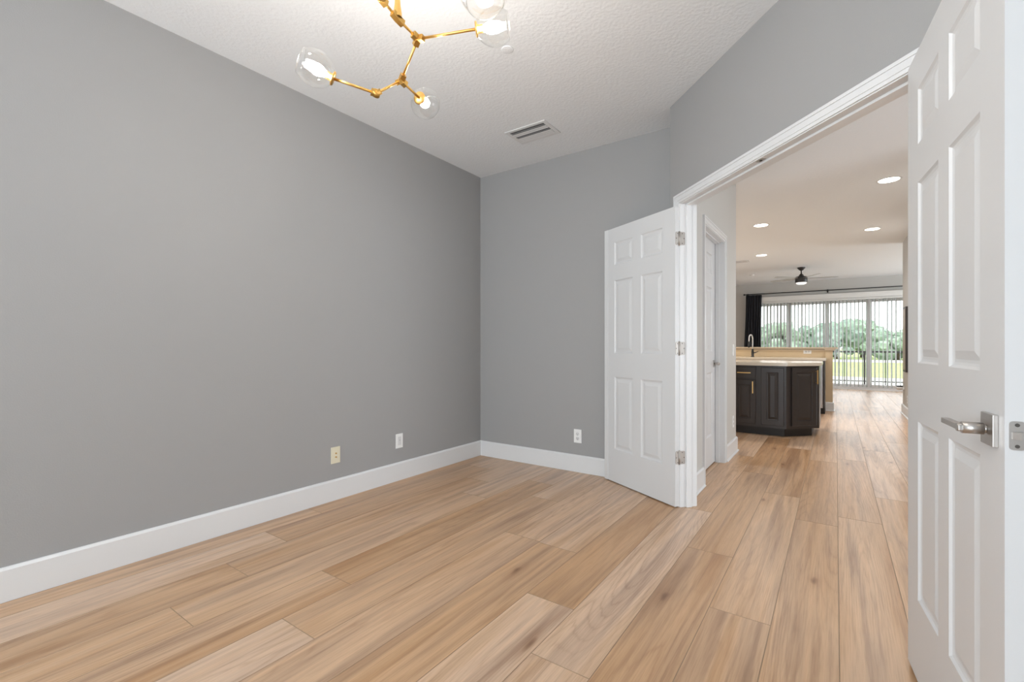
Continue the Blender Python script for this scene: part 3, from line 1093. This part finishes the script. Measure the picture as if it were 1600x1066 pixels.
# ------------------------------------------------------------------ back run with dishwasher, sink counter and knee wall
KY = 9.40
RUN = empty('sink_cabinet', (-1.6, 9.1, 0))
b = MB(); b.box(-3.4, -.80, 8.80, KY - .001, .10, IT); b.box(-.165, -.142, 8.80, KY - .001, .10, IT); b.build('body', 'espresso', RUN, world=True)
b = MB(); b.box(-3.4, -.142, 8.88, KY - .001, .001, .10); b.build('toe_kick', 'toe', RUN, world=True)
for k, x in enumerate((-3.38, -2.95, -2.52, -2.09, -1.66, -1.23)):
    f = cab_front(RUN, 'cabinet_door', (x, 8.80), 0, .41, .69, .135); pull(f, RUN, (x, 8.80), 0, .37 if k % 2 == 0 else .04, .70, .145)
tag(RUN, 'dark base cabinets under the sink counter against the tan bar wall', 'cabinet')
DW = empty('dishwasher', (-.48, 9.1, 0))
b = MB(); b.box(-.795, -.170, 8.80, KY - .01, .102, IT - .002); b.build('body', 'steel', DW, world=True)
b = MB(); b.box(-.79, -.172, 8.775, 8.80, .12, IT - .01, bevel=.003); dd = b.build('door', 'steel', DW, world=True)
b = MB(); b.tube((-.74, 8.74, .76), (-.20, 8.74, .76), .009, seg=12)
for x in (-.70, -.24): b.tube((x, 8.74, .76), (x, 8.776, .76), .006, seg=8)
b.bm.transform(frame_of(DW).inverted()); b.build('bar_handle', 'steel', dd)
tag(DW, 'stainless dishwasher at the end of the sink run behind the island', 'dishwasher')
tag(slab([(-3.4, 8.772), (-.125, 8.772), (-.125, KY - .002), (-3.4, KY - .002)], IT + .001, IT + .040, 'sink_countertop', 'counter'),
    'pale stone counter with the tall faucet against the tan bar wall', 'countertop')
b = MB(); b.box(-3.4, -.042, KY, KY + .12, 0, 1.005)
b.box(-.141, -.042, KY - .06, KY, 0, 1.005)
struct(b.build('wall_bar', ['knee']))
b = MB()
board(b, (-.141, KY - .06), (-.042, KY - .06), (0, -1), shoe=.010, e1=1); board(b, (-.042, KY - .06), (-.042, KY + .12), (1, 0), shoe=.010, e0=1, e1=1)
struct(b.build('baseboard_bar', 'trim'))
b = MB(); b.box(-3.4, .03, KY - .045, KY + .30, 1.032, 1.060, bevel=.004)
bar = b.build('bar_top', 'bar')
b = MB(); board(b, (-3.4, KY), (-.141, KY), (0, -1), h=.027, th=.03)
b.bm.transform(Matrix.Translation((0, 0, 1.004)))
b.box(-.150, -.01, KY - .085, KY + .14, 1.006, 1.031, bevel=.006)
b.build('crown_moulding', 'bar', bar)
tag(bar, 'raised beige bar ledge on the tan wall behind the sink', 'bar top')
wall_plate('power_outlet', (-.40, KY, .985), 0, 'white outlet set sideways on the tan bar wall under the ledge', 'outlet', 'outlet', horizontal=True)

# faucet
fa = empty('kitchen_faucet', (-1.22, 9.26, IT + .0405), R(75))
b = MB(); b.lathe([(.030, 0), (.030, .006), (.022, .010), (.021, .10), (.016, .125), (.014, .14)], seg=20); b.build('base', 'black', fa)
b = MB()
prev = None
path = [V((0, 0, .12)), V((0, 0, .32))] + [V((-.075 + .075 * math.cos(R(a)), 0, .32 + .075 * math.sin(R(a)))) for a in range(20, 181, 20)] + [V((-.15, 0, .27))]
for q0, q1 in zip(path, path[1:]): b.tube(q0, q1, .0105, seg=12)
b.build('spout', 'steel', fa)
b = MB(); b.lathe([(.012, .0), (.018, -.02), (.019, -.10), (.014, -.11), (0, -.11)], (-.15, 0, .275), seg=16); b.build('spray_head', 'black', fa)
b = MB(); b.tube((0, -.018, .075), (0, -.055, .080), .010, seg=12); b.tube((0, -.050, .080), (0, -.095, .100), .0055, seg=10); b.build('handle', 'black', fa)
tag(fa, 'tall black and chrome arched faucet at the kitchen sink', 'faucet')

# ------------------------------------------------------------------ things on the right passage wall
root = empty('wall_panel', (.89, 9.31, 0))
b = MB(); b.box(.862, .8895, 9.13, 9.49, .685, 1.68, bevel=.003); b.build('frame', 'dark_frame', root, world=True)
b = MB(); b.box(.858, .8615, 9.16, 9.46, .715, 1.65); b.build('face', 'tan_panel', root, world=True)
tag(root, 'tall narrow brown panel with a dark frame on the passage wall', 'wall panel')
root = empty('wall_bracket', (.89, 9.60, .42))
b = MB(); b.lathe([(0, -.045), (.035, -.035), (.05, -.005), (.05, .01), (0, .01)], (-.055, 0, 0), seg=20); b.box(-.055, -.0005, -.03, .03, -.03, .005, bevel=.003); b.build('body', 'plastic', root)
b = MB(); b.lathe([(.042, .0105), (.038, .03), (0, .032)], (-.055, 0, 0), seg=20); b.build('top', 'black', root)
tag(root, 'small white round holder with a black top low on the passage wall end', 'wall holder')

# ------------------------------------------------------------------ sliding doors, blinds, curtain
stiles = [-1.93, -1.045, -.187, .668, 1.523, 2.41]
b = MB()
b.box(WX0, WX1, FY + .03, FY + .13, 0, .055); b.box(WX0, WX1, FY + .03, FY + .13, WH - .05, WH)
b.box(WX0, WX0 + .03, FY + .03, FY + .13, .055, WH - .05); b.box(WX1 - .03, WX1, FY + .03, FY + .13, .055, WH - .05)
win = struct(b.build('window_1', 'frame_white'), 'wide white framed sliding glass doors behind the vertical blinds', 'window')
for k, (x0, x1) in enumerate(zip(stiles, stiles[1:])):
    yk = FY + (.055 if k % 2 else .085)
    b = MB()
    wl = .05
    b.box(x0 - .015, x0 + wl, yk, yk + .03, .056, WH - .051); b.box(x1 - wl + .01, x1 + .015, yk, yk + .03, .056, WH - .051)
    b.box(x0 + wl, x1 - wl + .01, yk, yk + .03, .056, .13); b.box(x0 + wl, x1 - wl + .01, yk, yk + .03, WH - .12, WH - .051)
    s = b.build('sash', 'frame_white', win)
    b = MB(); b.box(x0 + wl, x1 - wl + .01, yk + .013, yk + .017, .13, WH - .12); b.build('pane', 'glass', s)
# dark weather strip beside the middle stile
b = MB(); b.box(-.123, -.098, FY + .052, FY + .056, .06, WH - .06); b.box(-.995, -.975, FY + .052, FY + .056, .06, WH - .06); b.build('weather_strip', 'bronze', win)

bl = empty('vertical_blinds', (.25, FY - .07, 2.25))
b = MB(); b.box(WX0 - .0, WX1, FY - .10, FY - .045, 2.215, 2.262, bevel=.004); b.build('headrail', 'valance', bl, world=True)
b = MB(); b.box(WX0 - .03, WX1 + .03, FY - .135, FY - .128, 2.262, 2.375); b.box(WX0 - .03, WX1 + .03, FY - .135, FY - .001, 2.375, 2.385); b.build('valance', 'valance', bl, world=True)
xv = WX0 + .05
first = None
k = 0
rv = random.Random(3)
while xv < WX1 - .02:
    if first is None:
        b = MB()
        # slightly curved vane, 89 mm wide
        n_ = 6
        A, B_, C, D = [], [], [], []
        for i in range(n_ + 1):
            u = -.0445 + .089 * i / n_
            cvt = .004 * (1 - (2 * i / n_ - 1) ** 2)
            A.append(b.bm.verts.new((u, cvt, 0))); B_.append(b.bm.verts.new((u, cvt, -2.13)))
            C.append(b.bm.verts.new((u, cvt + .0012, 0))); D.append(b.bm.verts.new((u, cvt + .0012, -2.13)))
        for i in range(n_):
            b.bm.faces.new((A[i], A[i + 1], B_[i + 1], B_[i])); b.bm.faces.new((C[i], D[i], D[i + 1], C[i + 1]))
            b.bm.faces.new((A[i], C[i], C[i + 1], A[i + 1])); b.bm.faces.new((B_[i], B_[i + 1], D[i + 1], D[i]))
        b.bm.faces.new((A[0], B_[0], D[0], C[0])); b.bm.faces.new((A[-1], C[-1], D[-1], B_[-1]))
        v_ = b.build('vane', 'vane', bl)
        first = v_
    else:
        v_ = first.copy()
        COL.objects.link(v_)
        v_.parent = bl
    v_.location = (xv - .25, 0, -.055 + .012)
    v_.rotation_euler = (0, 0, R(90 - 20 + rv.uniform(-5, 5)))
    xv += .0785
    k += 1
tag(bl, 'white vertical blinds turned open across the sliding glass doors', 'blinds')

rod = empty('curtain_rod', (0, FY - .19, 2.47))
b = MB(); b.tube((-2.03, 0, 0), (2.75, 0, 0), .013, seg=12)
b.build('rod', 'black', rod)
for x, r_ in ((-2.05, .026), (2.77, .026)):
    b = MB(); b.lathe([(0, -r_), (r_ * .7, -r_ * .7), (r_, 0), (r_ * .7, r_ * .7), (0, r_)], (x, 0, 0), (1, 0, 0), 14); b.build('finial', 'black', rod)
for x in (-1.98, -.17, 1.6):
    b = MB(); b.tube((x, 0, 0), (x, .189, 0), .008, seg=8); b.lathe([(.020, -.008), (.020, .008)], (x, 0, 0), (1, 0, 0), 12); b.box(x - .015, x + .015, .182, .1895, -.04, .04); b.build('bracket', 'black', rod)
tag(rod, 'long black curtain rod across the top of the window wall', 'curtain rod')

# curtain: pleated cloth hanging from the rod
b = MB()
nx_, nz_ = 72, 20
vs = {}
for side in (0, 1):
    for i in range(nx_ + 1):
        for j in range(nz_ + 1):
            u, q = i / nx_, j / nz_
            top = 1 - q
            x0, x1 = -2.01 - .07 * q, -1.63 - .035 * q
            x = x0 + (x1 - x0) * u + .008 * math.sin(7 * q + 9 * u)
            y = FY - .19 + (.014 + .020 * q) * math.sin(u * 2 * math.pi * 6.5 + .6 * math.sin(3 * q)) + side * .003
            z = 2.450 - 2.424 * q
            vs[side, i, j] = b.bm.verts.new((x, y, z))
for side in (0, 1):
    for i in range(nx_):
        for j in range(nz_):
            b.bm.faces.new((vs[side, i, j], vs[side, i + 1, j], vs[side, i + 1, j + 1], vs[side, i, j + 1]))
for i in range(nx_):
    for j in (0, nz_): b.bm.faces.new((vs[0, i, j], vs[0, i + 1, j], vs[1, i + 1, j], vs[1, i, j]))
for j in range(nz_):
    for i in (0, nx_): b.bm.faces.new((vs[0, i, j], vs[0, i, j + 1], vs[1, i, j + 1], vs[1, i, j]))
tag(b.build('curtain', 'curtain', smooth=True), 'black pleated curtain gathered at one end of the rod beside the glass doors', 'curtain')

# window behind the camera (office) and an unseen one added for light on the right of the great room
for nm, (x0, x1, y0, y1, z0, z1), ax in (('window_2', (-2.5, .5, -2.9, -2.85, .4, 2.35), 'x'), ('added_window_right', (4.49, 4.53, 10.3, 13.7, .25, 2.4), 'y')):
    b = MB()
    t = .05
    if ax == 'x':
        b.box(x0, x1, y0, y1, z0, z0 + t); b.box(x0, x1, y0, y1, z1 - t, z1)
        for x in (x0, (x0 + x1) / 2 - t / 2, x1 - t): b.box(x, x + t, y0, y1, z0 + t, z1 - t)
        f = struct(b.build(nm, 'frame_white'))
        b = MB(); b.box(x0 + t, x1 - t, y0 + .02, y0 + .024, z0 + t, z1 - t); b.build('pane', 'glass', f)
    else:
        b.box(x0, x1, y0, y1, z0, z0 + t); b.box(x0, x1, y0, y1, z1 - t, z1)
        for y in (y0, (y0 + y1) / 2 - t / 2, y1 - t): b.box(x0, x1, y, y + t, z0 + t, z1 - t)
        f = struct(b.build(nm, 'frame_white'))
        b = MB(); b.box(x0 + .02, x0 + .024, y0 + t, y1 - t, z0 + t, z1 - t); b.build('pane', 'glass', f)

# ------------------------------------------------------------------ porch, railing, garden
b = MB(); b.box(-6, 7, FY + .16, 16.75, -.10, -.02)
struct(b.build('porch_floor', 'porch'), 'pale concrete porch floor outside the glass doors', 'porch')
ra = empty('porch_railing', (0.5, 16.55, -.02))
b = MB(); b.box(-5, 7, 16.53, 16.57, .885, .935, bevel=.004); b.build('top_rail', 'bronze', ra, world=True)
b = MB(); b.box(-5, 7, 16.535, 16.565, .06, .09); b.build('bottom_rail', 'bronze', ra, world=True)
x = -4.9
k = 0
while x < 6.9:
    b = MB()
    w_ = .022 if k % 6 == 0 else .011
    b.box(x - w_, x + w_, 16.55 - w_, 16.55 + w_, -.0195, .885)
    b.build('post' if k % 6 == 0 else 'baluster', 'bronze', ra, world=True)
    x += .232
    k += 1
tag(ra, 'dark metal porch railing outside the glass doors', 'railing')

b = MB(); b.box(-120, 140, 16.75, 260, -.60, -.16)
g_ = b.build('ground', 'lawn'); struct(g_, 'green lawn beyond the porch', 'lawn')
b = MB()
pts = [(-40, 17.6), (-8, 17.4), (0, 17.5), (5, 17.2), (12, 17.6), (50, 18), (50, 22), (10, 23.2), (2, 22.5), (-6, 23.6), (-40, 24)]
b.prism(pts, -.159, -.150)
tag(b.build('pond', 'sand'), 'pale strip of ground and water beyond the porch railing', 'ground strip')
b = MB(); b.box(-60, 80, 43, 50, -.159, -.145)
tag(b.build('road', 'sand'), 'pale road along the foot of the trees', 'road')


def tree(x, y, h, wd, m, seed, label):
    root = empty('tree', (x, y, -.16))
    rt = random.Random(seed)
    b = MB(); b.tube((0, 0, 0), (0, 0, h * .55), .16, .08, seg=8)
    b.tube((0, 0, h * .35), (wd * .3, 0, h * .7), .07, .04, seg=6); b.tube((0, 0, h * .3), (-wd * .3, .2, h * .65), .07, .04, seg=6)
    b.build('trunk', 'bark', root)
    b = MB()
    for _ in range(46):
        a, rr = rt.uniform(0, 6.28), math.sqrt(rt.random()) * wd * .5
        zc = h * rt.uniform(.22, .93)
        taper = 1 - .55 * abs(zc / h - .45)
        s = rt.uniform(.35, .75)
        r_ = bmesh.ops.create_icosphere(b.bm, subdivisions=2, radius=s)
        off = V((math.cos(a) * rr * taper, math.sin(a) * rr * taper, zc))
        for v in r_['verts']:
            v.co = v.co * rt.uniform(.66, 1.25) + off
    b.build('crown', m, root)
    tag(root, label, 'tree', 'trees beyond the lawn')


rt = random.Random(11)
for row, (Y0, sp, off) in enumerate(((52, 4.4, 0.0), (60, 4.4, 2.2))):
    for k in range(-4, 5):
        X = k * sp + off
        tall = 3.25 if X < 2.6 else 2.45
        tree(X, Y0, tall * rt.uniform(.78, 1.15) + row * .35, 3.4, 'leaf' if (k + row) % 2 else 'leaf_dark', k + 10 * row + 50,
             'green tree in the row beyond the lawn, seen through the blinds')
sh = empty('shed', (6.3, 42.0, -.159))
b = MB(); b.box(-1.0, 1.0, -.6, .6, 0, .95); b.build('body', 'shed', sh)
b = MB(); b.prism([(-1.1, -.75), (1.1, -.75), (1.1, .75), (-1.1, .75)], .95, 1.12); b.build('roof', 'shed', sh)
tag(sh, 'small white shed far off beside the trees', 'shed')
